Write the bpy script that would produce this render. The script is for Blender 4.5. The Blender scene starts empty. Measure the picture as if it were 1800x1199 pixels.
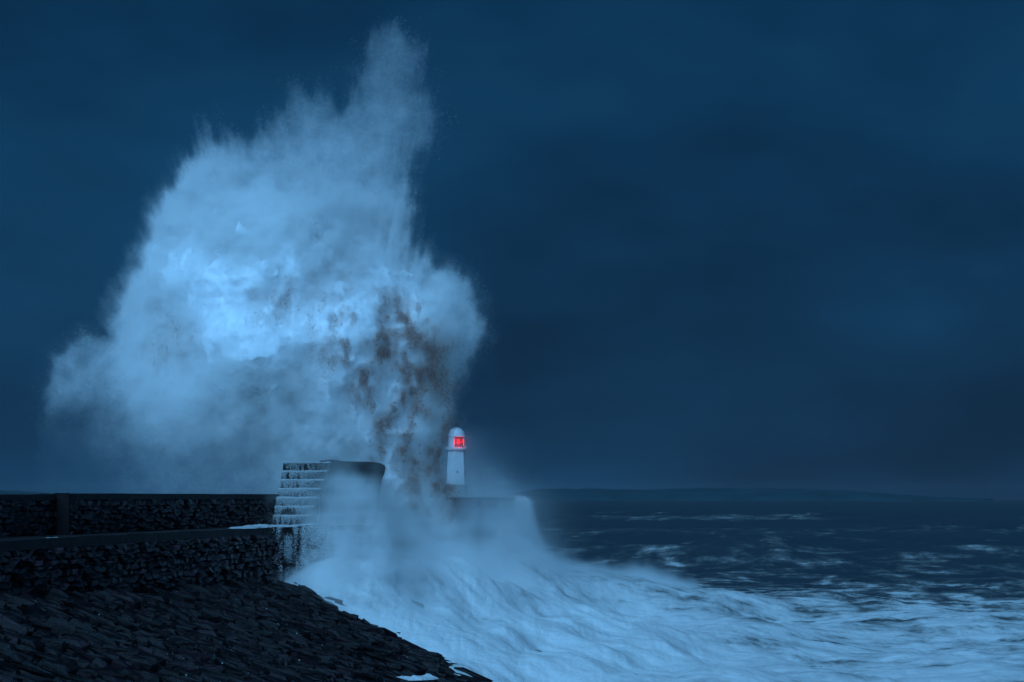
import bpy, bmesh, math, random
import numpy as np
from mathutils import Vector, Matrix

random.seed(7)
RNG = np.random.default_rng(11)
SC = bpy.context.scene
R = math.radians

# ------------------------------------------------------------------ camera
F = 4000.0                      # focal length in photo pixels (1800 wide)
CAM_Z, HOR = 8.0, 874.0         # eye height above still water, horizon row
cd = bpy.data.cameras.new('camera')
cam = bpy.data.objects.new('camera', cd)
SC.collection.objects.link(cam)
cam.location = (0, 0, CAM_Z)
cam.rotation_euler = (R(90), 0, 0)
cd.sensor_width = 36.0
cd.lens = 36.0 * F / 1800.0
cd.shift_y = (HOR - 599.5) / 1800.0
cd.clip_start, cd.clip_end = 0.5, 40000
SC.camera = cam

# ------------------------------------------------------------------ sky (dusk, overcast)
SUN_EL, SUN_AZ = 36.0, 196.0    # soft brightest part of the cloud deck: behind the camera, a little left
wd = bpy.data.worlds.new('World')
SC.world = wd
wd.use_nodes = True
wn, wl = wd.node_tree.nodes, wd.node_tree.links
wn.clear()
wo = wn.new('ShaderNodeOutputWorld')
bg = wn.new('ShaderNodeBackground')
bg.inputs['Strength'].default_value = 0.10
sky = wn.new('ShaderNodeTexSky')
sky.sky_type = 'NISHITA'
sky.sun_disc = False
sky.sun_elevation = R(SUN_EL)
sky.sun_rotation = R(SUN_AZ)
sky.air_density, sky.dust_density, sky.ozone_density = 1.0, 0.4, 3.0
tc = wn.new('ShaderNodeTexCoord')
mp = wn.new('ShaderNodeMapping')
mp.inputs['Scale'].default_value = (2.2, 2.2, 5.0)
mp.inputs['Rotation'].default_value = (0, R(18), 0)
nz = wn.new('ShaderNodeTexNoise')
nz.inputs['Scale'].default_value = 1.7
nz.inputs['Detail'].default_value = 5
nz.inputs['Roughness'].default_value = 0.5
rp = wn.new('ShaderNodeValToRGB')
rp.color_ramp.elements[0].position, rp.color_ramp.elements[0].color = 0.38, (0.009, 0.155, 0.44, 1)
rp.color_ramp.elements[1].position, rp.color_ramp.elements[1].color = 0.68, (0.034, 0.400, 1.03, 1)
mxs = wn.new('ShaderNodeMix')
mxs.data_type = 'RGBA'
mxs.inputs[0].default_value = 0.995
wl.new(tc.outputs['Generated'], mp.inputs['Vector'])
wl.new(mp.outputs['Vector'], nz.inputs['Vector'])
wl.new(nz.outputs['Fac'], rp.inputs['Fac'])
wl.new(sky.outputs['Color'], mxs.inputs[6])
wl.new(rp.outputs['Color'], mxs.inputs[7])
wl.new(mxs.outputs[2], bg.inputs['Color'])
wl.new(bg.outputs['Background'], wo.inputs['Surface'])

sl = bpy.data.lights.new('sun', 'SUN')
so = bpy.data.objects.new('sun', sl)
SC.collection.objects.link(so)
sl.energy = 3.0
sl.color = (0.205, 0.56, 1.0)
sl.angle = R(50)
_d = Vector((math.sin(R(SUN_AZ)) * math.cos(R(SUN_EL)), math.cos(R(SUN_AZ)) * math.cos(R(SUN_EL)), math.sin(R(SUN_EL))))
so.rotation_euler = (-_d).to_track_quat('-Z', 'Y').to_euler()

SC.view_settings.view_transform = 'Standard'
SC.view_settings.look = 'None'
SC.view_settings.gamma = 1.0
SC.view_settings.exposure = 0.3
SC.view_settings.use_curve_mapping = False
cy = SC.cycles
cy.use_denoising = True
cy.denoiser = 'OPENIMAGEDENOISE'
cy.max_bounces = 9
cy.diffuse_bounces = 4
cy.glossy_bounces = 2
cy.transmission_bounces = 2
cy.volume_bounces = 6
cy.transparent_max_bounces = 12
cy.volume_step_rate = 3.0
cy.volume_max_steps = 128
cy.sample_clamp_indirect = 4.0

# ------------------------------------------------------------------ helpers
def at(u, v, Y):
    return Vector(((u - 900.0) / F * Y, Y, CAM_Z + (HOR - v) / F * Y))

WORLD_BUILT = {'breakwater', 'sea_wall', 'harbour_pier'}     # things whose parts are written in world coordinates
def link(name, data, parent=None, **kw):
    o = bpy.data.objects.new(name, data)
    SC.collection.objects.link(o)
    o.parent = parent
    if parent is not None and parent.name in WORLD_BUILT:
        o.matrix_parent_inverse = Matrix.Translation(-parent.location)
    for k, v in kw.items():
        o[k] = v
    return o

def empty(name, loc, **kw):
    o = link(name, None, None, **kw)
    o.location = loc
    return o

class MB:
    """collects faces for one mesh"""
    def __init__(s): s.v, s.f = [], []
    def add(s, vs, fs):
        k = len(s.v); s.v += [tuple(p) for p in vs]; s.f += [tuple(i + k for i in f) for f in fs]
    def hexa(s, p):     # 8 points: bottom 0-3, top 4-7
        s.add(p, [(3, 2, 1, 0), (4, 5, 6, 7), (0, 1, 5, 4), (1, 2, 6, 5), (2, 3, 7, 6), (3, 0, 4, 7)])
    def box(s, x0, x1, y0, y1, z0, z1):
        s.hexa([(x0, y0, z0), (x1, y0, z0), (x1, y1, z0), (x0, y1, z0), (x0, y0, z1), (x1, y0, z1), (x1, y1, z1), (x0, y1, z1)])
    def lathe(s, prof, n, c=(0, 0), cap=True, a0=0.0):
        k = len(s.v)
        for r, z in prof:
            for i in range(n):
                a = a0 + 2 * math.pi * i / n
                s.v.append((c[0] + r * math.cos(a), c[1] + r * math.sin(a), z))
        for j in range(len(prof) - 1):
            for i in range(n):
                i2 = (i + 1) % n
                s.f.append((k + j * n + i, k + j * n + i2, k + (j + 1) * n + i2, k + (j + 1) * n + i))
        if cap:
            s.f.append(tuple(k + i for i in reversed(range(n))))
            s.f.append(tuple(k + (len(prof) - 1) * n + i for i in range(n)))
    def tube(s, a, b, r, n=6):
        a, b = Vector(a), Vector(b); d = (b - a).normalized()
        u = d.orthogonal().normalized(); w = d.cross(u); k = len(s.v)
        for p in (a, b):
            for i in range(n):
                t = 2 * math.pi * i / n
                s.v.append(tuple(p + u * (r * math.cos(t)) + w * (r * math.sin(t))))
        for i in range(n):
            s.f.append((k + i, k + (i + 1) % n, k + n + (i + 1) % n, k + n + i))
        s.f.append(tuple(k + i for i in reversed(range(n)))); s.f.append(tuple(k + n + i for i in range(n)))
    def mesh(s, name, mat, smooth=False):
        me = bpy.data.meshes.new(name); me.from_pydata(s.v, [], s.f); me.update()
        if mat: me.materials.append(mat)
        if smooth:
            me.polygons.foreach_set('use_smooth', [True] * len(me.polygons))
        return me
    def build(s, name, mat, parent=None, smooth=False, **kw):
        return link(name, s.mesh(name, mat, smooth), parent, **kw)

def np_mesh(name, V, Q, mat, smooth=False):
    me = bpy.data.meshes.new(name)
    nq, k = Q.shape
    me.vertices.add(len(V)); me.vertices.foreach_set('co', np.ascontiguousarray(V, np.float32).ravel())
    me.loops.add(nq * k); me.loops.foreach_set('vertex_index', np.ascontiguousarray(Q, np.int32).ravel())
    me.polygons.add(nq); me.polygons.foreach_set('loop_start', np.arange(0, nq * k, k, dtype=np.int32))
    me.polygons.foreach_set('use_smooth', np.full(nq, smooth))
    me.update(calc_edges=True); me.validate()
    if mat: me.materials.append(mat)
    return me

# value noise on numpy arrays -------------------------------------------------
_LAT = np.random.default_rng(5).random((64, 64, 64)).astype(np.float32)
def vn(x, y, z):
    xi, yi, zi = np.floor(x), np.floor(y), np.floor(z)
    fx, fy, fz = x - xi, y - yi, z - zi
    fx = fx * fx * (3 - 2 * fx); fy = fy * fy * (3 - 2 * fy); fz = fz * fz * (3 - 2 * fz)
    i0, j0, k0 = xi.astype(np.int32) & 63, yi.astype(np.int32) & 63, zi.astype(np.int32) & 63
    i1, j1, k1 = (i0 + 1) & 63, (j0 + 1) & 63, (k0 + 1) & 63
    def L(a, b, t): return a + (b - a) * t
    return L(L(L(_LAT[i0, j0, k0], _LAT[i1, j0, k0], fx), L(_LAT[i0, j1, k0], _LAT[i1, j1, k0], fx), fy),
             L(L(_LAT[i0, j0, k1], _LAT[i1, j0, k1], fx), L(_LAT[i0, j1, k1], _LAT[i1, j1, k1], fx), fy), fz)
def fbm(x, y, z, octv=4, gain=0.5, lac=2.03, billow=False):
    s = np.zeros_like(x, dtype=np.float32); a, t = 1.0, 0.0
    for o in range(octv):
        n = vn(x + 17.3 * o, y + 5.1 * o, z + 9.7 * o)
        if billow: n = np.abs(2 * n - 1)
        s += a * n; t += a; a *= gain; x, y, z = x * lac, y * lac, z * lac
    return s / t
def sstep(a, b, x):
    t = np.clip((x - a) / (b - a), 0, 1); return t * t * (3 - 2 * t)

# ------------------------------------------------------------------ materials
def mat_new(name):
    m = bpy.data.materials.new(name); m.use_nodes = True
    n, l = m.node_tree.nodes, m.node_tree.links
    b = n.get('Principled BSDF'); return m, n, l, b

def mat_simple(name, col, rough=0.6, spec=0.5, nscale=3.0, vary=0.35, bump=0.3, bscale=12.0, metallic=0.0):
    m, n, l, b = mat_new(name)
    t = n.new('ShaderNodeTexCoord'); nz = n.new('ShaderNodeTexNoise')
    nz.inputs['Scale'].default_value = nscale; nz.inputs['Detail'].default_value = 6
    l.new(t.outputs['Object'], nz.inputs['Vector'])
    r = n.new('ShaderNodeValToRGB')
    r.color_ramp.elements[0].position, r.color_ramp.elements[1].position = 0.3, 0.7
    r.color_ramp.elements[0].color = tuple(c * (1 - vary) for c in col) + (1,)
    r.color_ramp.elements[1].color = tuple(min(1, c * (1 + vary)) for c in col) + (1,)
    l.new(nz.outputs['Fac'], r.inputs['Fac']); l.new(r.outputs['Color'], b.inputs['Base Color'])
    b.inputs['Roughness'].default_value = rough
    b.inputs['Specular IOR Level'].default_value = spec
    b.inputs['Metallic'].default_value = metallic
    if bump:
        nb = n.new('ShaderNodeTexNoise'); nb.inputs['Scale'].default_value = bscale; nb.inputs['Detail'].default_value = 8
        l.new(t.outputs['Object'], nb.inputs['Vector'])
        bp = n.new('ShaderNodeBump'); bp.inputs['Strength'].default_value = bump; bp.inputs['Distance'].default_value = 0.1
        l.new(nb.outputs['Fac'], bp.inputs['Height']); l.new(bp.outputs['Normal'], b.inputs['Normal'])
    return m

def mat_stone(name, col, rough=0.55, spec=0.4):
    """wet dark stone; every object and every loose piece takes its own shade"""
    m, n, l, b = mat_new(name)
    g = n.new('ShaderNodeNewGeometry'); oi = n.new('ShaderNodeObjectInfo')
    add = n.new('ShaderNodeMath'); add.operation = 'ADD'
    l.new(g.outputs['Random Per Island'], add.inputs[0]); l.new(oi.outputs['Random'], add.inputs[1])
    fr = n.new('ShaderNodeMath'); fr.operation = 'FRACT'; l.new(add.outputs[0], fr.inputs[0])
    r = n.new('ShaderNodeValToRGB')
    e = r.color_ramp.elements
    e[0].position, e[0].color = 0.0, tuple(c * 0.45 for c in col) + (1,)
    e[1].position, e[1].color = 1.0, (col[0] * 2.3, col[1] * 2.0, col[2] * 2.1, 1)
    x = e.new(0.6); x.color = tuple(col) + (1,)
    l.new(fr.outputs[0], r.inputs['Fac'])
    nz = n.new('ShaderNodeTexNoise'); nz.inputs['Scale'].default_value = 5; nz.inputs['Detail'].default_value = 9
    nz.inputs['Roughness'].default_value = 0.65
    l.new(g.outputs['Position'], nz.inputs['Vector'])
    mr = n.new('ShaderNodeMapRange'); mr.inputs[1].default_value = 0.35; mr.inputs[2].default_value = 0.68
    mr.inputs[3].default_value = 0.45; mr.inputs[4].default_value = 1.5
    l.new(nz.outputs['Fac'], mr.inputs[0])
    mx = n.new('ShaderNodeVectorMath'); mx.operation = 'SCALE'
    l.new(r.outputs['Color'], mx.inputs[0]); l.new(mr.outputs[0], mx.inputs['Scale'])
    l.new(mx.outputs[0], b.inputs['Base Color'])
    b.inputs['Roughness'].default_value = rough; b.inputs['Specular IOR Level'].default_value = spec
    bp = n.new('ShaderNodeBump'); bp.inputs['Strength'].default_value = 0.6; bp.inputs['Distance'].default_value = 0.12
    l.new(nz.outputs['Fac'], bp.inputs['Height']); l.new(bp.outputs['Normal'], b.inputs['Normal'])
    return m

M_STONE = mat_stone('wet_masonry', (0.036, 0.020, 0.024), 0.4, 0.4)
M_ROCK = mat_stone('wet_rock', (0.0080, 0.0042, 0.0054), 0.42, 0.20)
M_MORTAR = mat_simple('dark_mortar', (0.012, 0.008, 0.009), 0.8, 0.1)
M_CONC = mat_simple('wet_concrete', (0.017, 0.013, 0.013), 0.65, 0.2, 1.2, 0.4, 0.5, 4.0)
M_WHITE = mat_simple('white_paint', (0.55, 0.55, 0.56), 0.45, 0.4, 1.5, 0.08, 0.15, 6.0)
M_BLACK = mat_simple('black_paint', (0.03, 0.03, 0.035), 0.45, 0.4, 2.0, 0.3, 0.2, 6.0)

def mat_volume(name, col, dens, aniso=0.0, absorb=None):
    m, n, l, b = mat_new(name)
    n.remove(b)
    out = n.get('Material Output')
    pv = n.new('ShaderNodeVolumePrincipled')
    pv.inputs['Color'].default_value = tuple(col) + (1,)
    pv.inputs['Density'].default_value = dens
    pv.inputs['Anisotropy'].default_value = aniso
    l.new(pv.outputs[0], out.inputs['Volume'])
    return m

def cloud_group(res, lo, hi, m_vol, m_core, thr):
    """vertex attribute 'density' of the object's own mesh -> fog volume (+ its dense core as a surface)"""
    g = bpy.data.node_groups.new('cloud', 'GeometryNodeTree')
    g.interface.new_socket('Geometry', in_out='INPUT', socket_type='NodeSocketGeometry')
    g.interface.new_socket('Geometry', in_out='OUTPUT', socket_type='NodeSocketGeometry')
    N, Lk = g.nodes.new, g.links.new
    gi, go = N('NodeGroupInput'), N('NodeGroupOutput')
    vc = N('GeometryNodeVolumeCube')
    vc.inputs['Min'].default_value, vc.inputs['Max'].default_value = lo, hi
    for a, r in zip('XYZ', res): vc.inputs['Resolution ' + a].default_value = r
    pos = N('GeometryNodeInputPosition')
    sub = N('ShaderNodeVectorMath'); sub.operation = 'SUBTRACT'; sub.inputs[1].default_value = lo
    mul = N('ShaderNodeVectorMath'); mul.operation = 'MULTIPLY'
    mul.inputs[1].default_value = tuple((r - 1) / (b - a) for a, b, r in zip(lo, hi, res))
    rnd = N('ShaderNodeVectorMath'); rnd.operation = 'ADD'; rnd.inputs[1].default_value = (0.5, 0.5, 0.5)
    flo = N('ShaderNodeVectorMath'); flo.operation = 'FLOOR'
    sep = N('ShaderNodeSeparateXYZ')
    Lk(pos.outputs[0], sub.inputs[0]); Lk(sub.outputs[0], mul.inputs[0]); Lk(mul.outputs[0], rnd.inputs[0])
    Lk(rnd.outputs[0], flo.inputs[0]); Lk(flo.outputs[0], sep.inputs[0])
    ints = []
    for k in range(3):
        c = N('FunctionNodeFloatToInt'); Lk(sep.outputs[k], c.inputs[0]); ints.append(c.outputs[0])
    def im(a, b, op):
        m = N('FunctionNodeIntegerMath'); m.operation = op
        for s_, x in zip(m.inputs, (a, b)):
            if isinstance(x, int): s_.default_value = x
            else: Lk(x, s_)
        return m.outputs[0]
    ix = im(im(im(ints[0], res[1], 'MULTIPLY'), ints[1], 'ADD'), res[2], 'MULTIPLY')
    ix = im(ix, ints[2], 'ADD')
    na = N('GeometryNodeInputNamedAttribute'); na.data_type = 'FLOAT'; na.inputs['Name'].default_value = 'density'
    si = N('GeometryNodeSampleIndex'); si.data_type = 'FLOAT'; si.domain = 'POINT'; si.clamp = True
    Lk(gi.outputs[0], si.inputs['Geometry']); Lk(na.outputs[0], si.inputs['Value']); Lk(ix, si.inputs['Index'])
    Lk(si.outputs[0], vc.inputs['Density'])
    sm = N('GeometryNodeSetMaterial'); sm.inputs['Material'].default_value = m_vol
    Lk(vc.outputs[0], sm.inputs['Geometry'])
    end = sm.outputs[0]
    if thr is not None:
        vm = N('GeometryNodeVolumeToMesh'); vm.resolution_mode = 'GRID'
        vm.inputs['Threshold'].default_value = thr
        v2 = N('GeometryNodeVolumeCube')
        v2.inputs['Min'].default_value, v2.inputs['Max'].default_value = lo, hi
        for a, r in zip('XYZ', res): v2.inputs['Resolution ' + a].default_value = r
        n2 = N('GeometryNodeInputNamedAttribute'); n2.data_type = 'FLOAT'; n2.inputs['Name'].default_value = 'core'
        s2 = N('GeometryNodeSampleIndex'); s2.data_type = 'FLOAT'; s2.domain = 'POINT'; s2.clamp = True
        Lk(gi.outputs[0], s2.inputs['Geometry']); Lk(n2.outputs[0], s2.inputs['Value']); Lk(ix, s2.inputs['Index'])
        Lk(s2.outputs[0], v2.inputs['Density'])
        sc_ = N('GeometryNodeSetMaterial'); sc_.inputs['Material'].default_value = m_core
        sh = N('GeometryNodeSetShadeSmooth')
        Lk(v2.outputs[0], vm.inputs[0]); Lk(vm.outputs[0], sh.inputs[0]); Lk(sh.outputs[0], sc_.inputs['Geometry'])
        jo = N('GeometryNodeJoinGeometry'); Lk(sc_.outputs[0], jo.inputs[0]); Lk(end, jo.inputs[0])
        end = jo.outputs[0]
    Lk(end, go.inputs[0])
    return g

def cloud(name, D, lo, hi, m_vol, m_core=None, C=None, **kw):
    me = bpy.data.meshes.new(name)
    n = D.size
    me.vertices.add(n)
    a = me.attributes.new('density', 'FLOAT', 'POINT'); a.data.foreach_set('value', np.ascontiguousarray(D, np.float32).ravel())
    if C is not None:
        a = me.attributes.new('core', 'FLOAT', 'POINT'); a.data.foreach_set('value', np.ascontiguousarray(C, np.float32).ravel())
    if m_core: me.materials.append(m_core)
    me.materials.append(m_vol)
    o = link(name, me, None, **kw)
    md = o.modifiers.new('cloud', 'NODES')
    md.node_group = cloud_group(D.shape, lo, hi, m_vol, m_core, 0.5 if C is not None else None)
    return o

def mat_spray(name):
    m, n, l, b = mat_new(name)
    n.remove(b)
    out = n.get('Material Output')
    a = n.new('ShaderNodeAttribute'); a.attribute_name = 'tint'
    d = n.new('ShaderNodeBsdfDiffuse'); t = n.new('ShaderNodeBsdfTranslucent')
    mx = n.new('ShaderNodeMixShader'); mx.inputs[0].default_value = 0.35
    l.new(a.outputs['Color'], d.inputs['Color']); l.new(a.outputs['Color'], t.inputs['Color'])
    l.new(d.outputs[0], mx.inputs[1]); l.new(t.outputs[0], mx.inputs[2]); l.new(mx.outputs[0], out.inputs['Surface'])
    return m
M_DROPS = mat_spray('spray_droplets')

def points_group():
    g = bpy.data.node_groups.new('droplets', 'GeometryNodeTree')
    g.interface.new_socket('Geometry', in_out='INPUT', socket_type='NodeSocketGeometry')
    g.interface.new_socket('Geometry', in_out='OUTPUT', socket_type='NodeSocketGeometry')
    i, o = g.nodes.new('NodeGroupInput'), g.nodes.new('NodeGroupOutput')
    mp = g.nodes.new('GeometryNodeMeshToPoints'); na = g.nodes.new('GeometryNodeInputNamedAttribute')
    na.data_type = 'FLOAT'; na.inputs['Name'].default_value = 'size'
    sm = g.nodes.new('GeometryNodeSetMaterial'); sm.inputs['Material'].default_value = M_DROPS
    g.links.new(i.outputs[0], mp.inputs['Mesh']); g.links.new(na.outputs[0], mp.inputs['Radius'])
    g.links.new(mp.outputs['Points'], sm.inputs['Geometry']); g.links.new(sm.outputs[0], o.inputs[0])
    return g
G_POINTS = points_group()

def droplets(name, P, size, tint, **kw):
    me = bpy.data.meshes.new(name)
    me.vertices.add(len(P)); me.vertices.foreach_set('co', np.ascontiguousarray(P, np.float32).ravel())
    a = me.attributes.new('size', 'FLOAT', 'POINT'); a.data.foreach_set('value', np.ascontiguousarray(size, np.float32))
    c = me.attributes.new('tint', 'FLOAT_COLOR', 'POINT')
    col = np.ones((len(P), 4), np.float32); col[:, :3] = tint
    c.data.foreach_set('color', col.ravel())
    me.materials.append(M_DROPS)
    o = link(name, me, None, **kw)
    md = o.modifiers.new('droplets', 'NODES'); md.node_group = G_POINTS
    return o

M_SPRAYVOL = mat_volume('spray_mist', (0.996, 0.996, 0.996), 2.6)
M_SILTVOL = mat_volume('sandy_mist', (0.78, 0.55, 0.47), 1.0)
M_SURGEVOL = mat_volume('surge_mist', (0.996, 0.996, 0.996), 2.2)
M_PIERVOL = mat_volume('pier_mist', (0.996, 0.996, 0.996), 0.30)
M_CORE = mat_simple('foam_core', (0.82, 0.83, 0.85), 0.9, 0.1, 2.0, 0.05, 0.0)


# ================================================================== SETTING
def lerp_path(P, Y):
    ys = np.array([p[0] for p in P], float)
    return [np.interp(Y, ys, np.array([p[k] for p in P], float)) for k in range(1, len(P[0]))]
WALL = [(30, -18.8), (40, -17.2), (59, -13.5), (72, -11.5), (85, -9.75), (87.5, -9.35), (89, -8.75), (90, -8.0), (91, -6.9), (93, -5.9), (97, -5.6), (300, -5.6)]
def xw(Y): return lerp_path(WALL, Y)[0]
def zb(Y): return np.interp(Y, [40, 60, 88, 100], [6.0, 5.5, 4.8, 4.4])
def rock_z(x, Y):
    t = x - xw(Y)
    z = zb(Y) - 0.50 * t + 0.008 * t * t
    z = z - 1.15 * np.exp(-((x + 3.9) / 1.7) ** 2 - ((Y - 78.2) / 2.2) ** 2)
    return z

# ---- sea ---------------------------------------------------------------------
CTRL = []
def cpt(u, Y, z=None, v=None):
    p = at(u, v if v is not None else 0, Y); CTRL.append((p.x, Y, z if z is not None else p.z))
for u, v, Y in [(462, 1022, 88), (550, 1078, 86), (640, 1124, 84.6), (760, 1168, 83), (870, 1201, 82), (700, 985, 96), (640, 985, 92), (560, 985, 91),
                (700, 935, 104), (850, 965, 118), (1000, 1004, 130), (1100, 1026, 136), (1200, 1042, 142), (1300, 1060, 150),
                (800, 990, 101), (870, 1018, 102), (960, 1085, 99), (1080, 1135, 96), (760, 1080, 92), (860, 1110, 92), (960, 1150, 91), (900, 1020, 106), (1000, 1075, 110), (1150, 1110, 112),
                (690, 1190, 79), (640, 1187, 79), (750, 1196, 78.5)]:
    cpt(u, Y, v=v)
for u, Y, z in [(700, 120, 2), (850, 136, 1.2), (1000, 148, 0.5), (1200, 158, 0.2), (1400, 165, 0.2), (1400, 130, 0.3), (1600, 120, 0.2), (1800, 110, 0.1), (1500, 100, 0.2),
                (1300, 98, 0.5), (1800, 150, 0.3), (2100, 120, 0), (1150, 92, 0.9), (1000, 84, 0.7), (900, 78, 0.4), (1200, 80, 0.2), (600, 150, 1), (700, 190, 0.2), (1000, 190, 0.1),
                (1400, 190, 0), (1800, 190, 0.3), (500, 76, -1), (300, 70, -2), (1600, 85, 0.0), (2200, 180, 0), (200, 120, 0), (300, 160, 0), (700, 60, -0.5), (1200, 60, 0)]:
    cpt(u, Y, z=z)
CTRL = np.array(CTRL)
def sea_z(x, Y, detail=True):
    sh = x.shape; x = x.ravel().astype(np.float64); Y = Y.ravel().astype(np.float64)
    near = Y < 260
    base = np.zeros_like(x)
    xn, yn = x[near], Y[near]
    num = np.zeros_like(xn); den = np.zeros_like(xn)
    for cx, cyy, cz in CTRL:
        w = 1.0 / (((xn - cx) / 0.72) ** 2 + ((yn - cyy) / 1.15) ** 2 + 1.2) ** 1.7
        num += w * cz; den += w
    base[near] = num / den
    k = sstep(165, 225, Y)
    base = base * (1 - k)
    xf, yf, o = x.astype(np.float32), Y.astype(np.float32), np.zeros_like(x, dtype=np.float32)
    # swell: long-crested, steep, coming in from the open sea
    wx = xf + 0.22 * yf
    n1 = fbm(wx / 95, (yf + 0.25 * xf) / 34, o + 1.5, 2)
    n2 = fbm(wx / 30 + 7, (yf + 0.2 * xf) / 13, o + 4.5, 3)
    crest = 1 - np.abs(2 * n1 - 1)
    far = sstep(150, 260, yf)
    z = base + far * (2.6 * (crest ** 2.2 - 0.45) + 1.1 * (n2 - 0.5)) + (1 - far) * (0.9 * (n1 - 0.5) + 0.5 * (n2 - 0.5))
    z *= 1 - 0.75 * sstep(800, 3000, yf)
    def swell(cx, cyy, lx, ly, h, lean=0.0):
        return h * np.exp(-np.abs((xf - cx) / lx) ** 2.5) * np.exp(-np.abs((yf - cyy - lean * (xf - cx)) / ly) ** 1.4)
    z = z + swell(25, 252, 9, 9, 2.1, 0.5) + swell(26, 250, 34, 12, 1.3, 0.2) + swell(14, 222, 22, 9, 2.0, -0.35) + swell(62, 236, 36, 10, 2.2, 0.25) + swell(-5, 330, 60, 14, 1.6, 0.1) + swell(60, 420, 70, 18, 2.2, -0.1) + swell(100, 640, 120, 30, 2.6, 0.1) + swell(38, 170, 34, 8, 0.9, 0.2) + swell(22, 128, 16, 6, 0.6, 0.3) + swell(34, 145, 22, 6, 0.7, -0.2)
    if detail:
        dn = sstep(300, 120, yf)
        c1 = fbm(xf / 2.6, yf / 3.4, o + 8, 4, 0.55, billow=True)
        c2 = fbm((xf - 0.4 * yf) / 5.5, (yf + 0.3 * xf) / 7, o + 11, 3)
        sp, sa_ = xf * 0.75 + yf * 0.66, xf * 0.66 - yf * 0.75
        c3 = fbm(sp / 1.9, sa_ / 8.5, o + 21, 4, 0.55)
        face = np.exp(-((xf - 1) / 9) ** 2 - ((yf - 103) / 17) ** 2)
        z = z + dn * (0.42 * (c1 - 0.3) + 0.65 * (c2 - 0.5)) + 1.1 * face * (c3 - 0.5)
    return z.reshape(sh).astype(np.float32)

def make_sea():
    ys = np.concatenate([np.geomspace(58, 76, 24)[:-1], np.geomspace(76, 270, 470)[:-1], np.geomspace(270, 7000, 240)])
    xs = np.concatenate([np.linspace(-0.42, -0.125, 60)[:-1], np.linspace(-0.125, 0.245, 720)[:-1], np.linspace(0.245, 0.42, 40)])
    A, Yg = np.meshgrid(xs, ys, indexing='ij'); X = A * Yg
    Z = sea_z(X, Yg)
    n, m = X.shape
    Vv = np.stack([X, Yg, Z], -1).reshape(-1, 3)
    I = np.arange(n * m).reshape(n, m)
    Q = np.stack([I[:-1, :-1], I[1:, :-1], I[1:, 1:], I[:-1, 1:]], -1).reshape(-1, 4)
    # foam: the broken water inshore, and the breaking crests of the swell outside it
    xf, yf, o = X.ravel().astype(np.float32), Yg.ravel().astype(np.float32), np.zeros(n * m, np.float32)
    edge = 206 + 0.22 * xf + 90 * (fbm(xf / 26, yf / 30, o + 2, 3) - 0.5)
    f = (0.70 + 0.30 * sstep(190, 115, yf)) * sstep(edge + 30, edge - 40, yf)
    zz = Z.ravel()
    cr = sstep(0.95, 1.8, zz + 1.6 * (fbm(xf / 9, yf / 12, o + 30, 3) - 0.5)) * sstep(150, 210, yf)
    f = np.maximum(f, cr * np.where(yf < 420, 0.58, 0.42 + 0.34 * sstep(0.55, 0.68, fbm(xf / 60, yf / 90, o + 44, 2))))
    f = np.maximum(f, 0.55 * sstep(360, 240, yf) * (0.55 + 0.9 * fbm(xf / 18, yf / 26, o + 61, 3)))
    f = f + 0.13 * np.exp(-np.clip(xf - 1.0, 0, None) ** 2 / 90) * sstep(150, 120, yf) + 0.08 * sstep(120, 95, yf)
    thick = 0.52 + 0.48 * sstep(edge + 25, edge - 45, yf)
    return Vv, Q, f, thick
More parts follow.
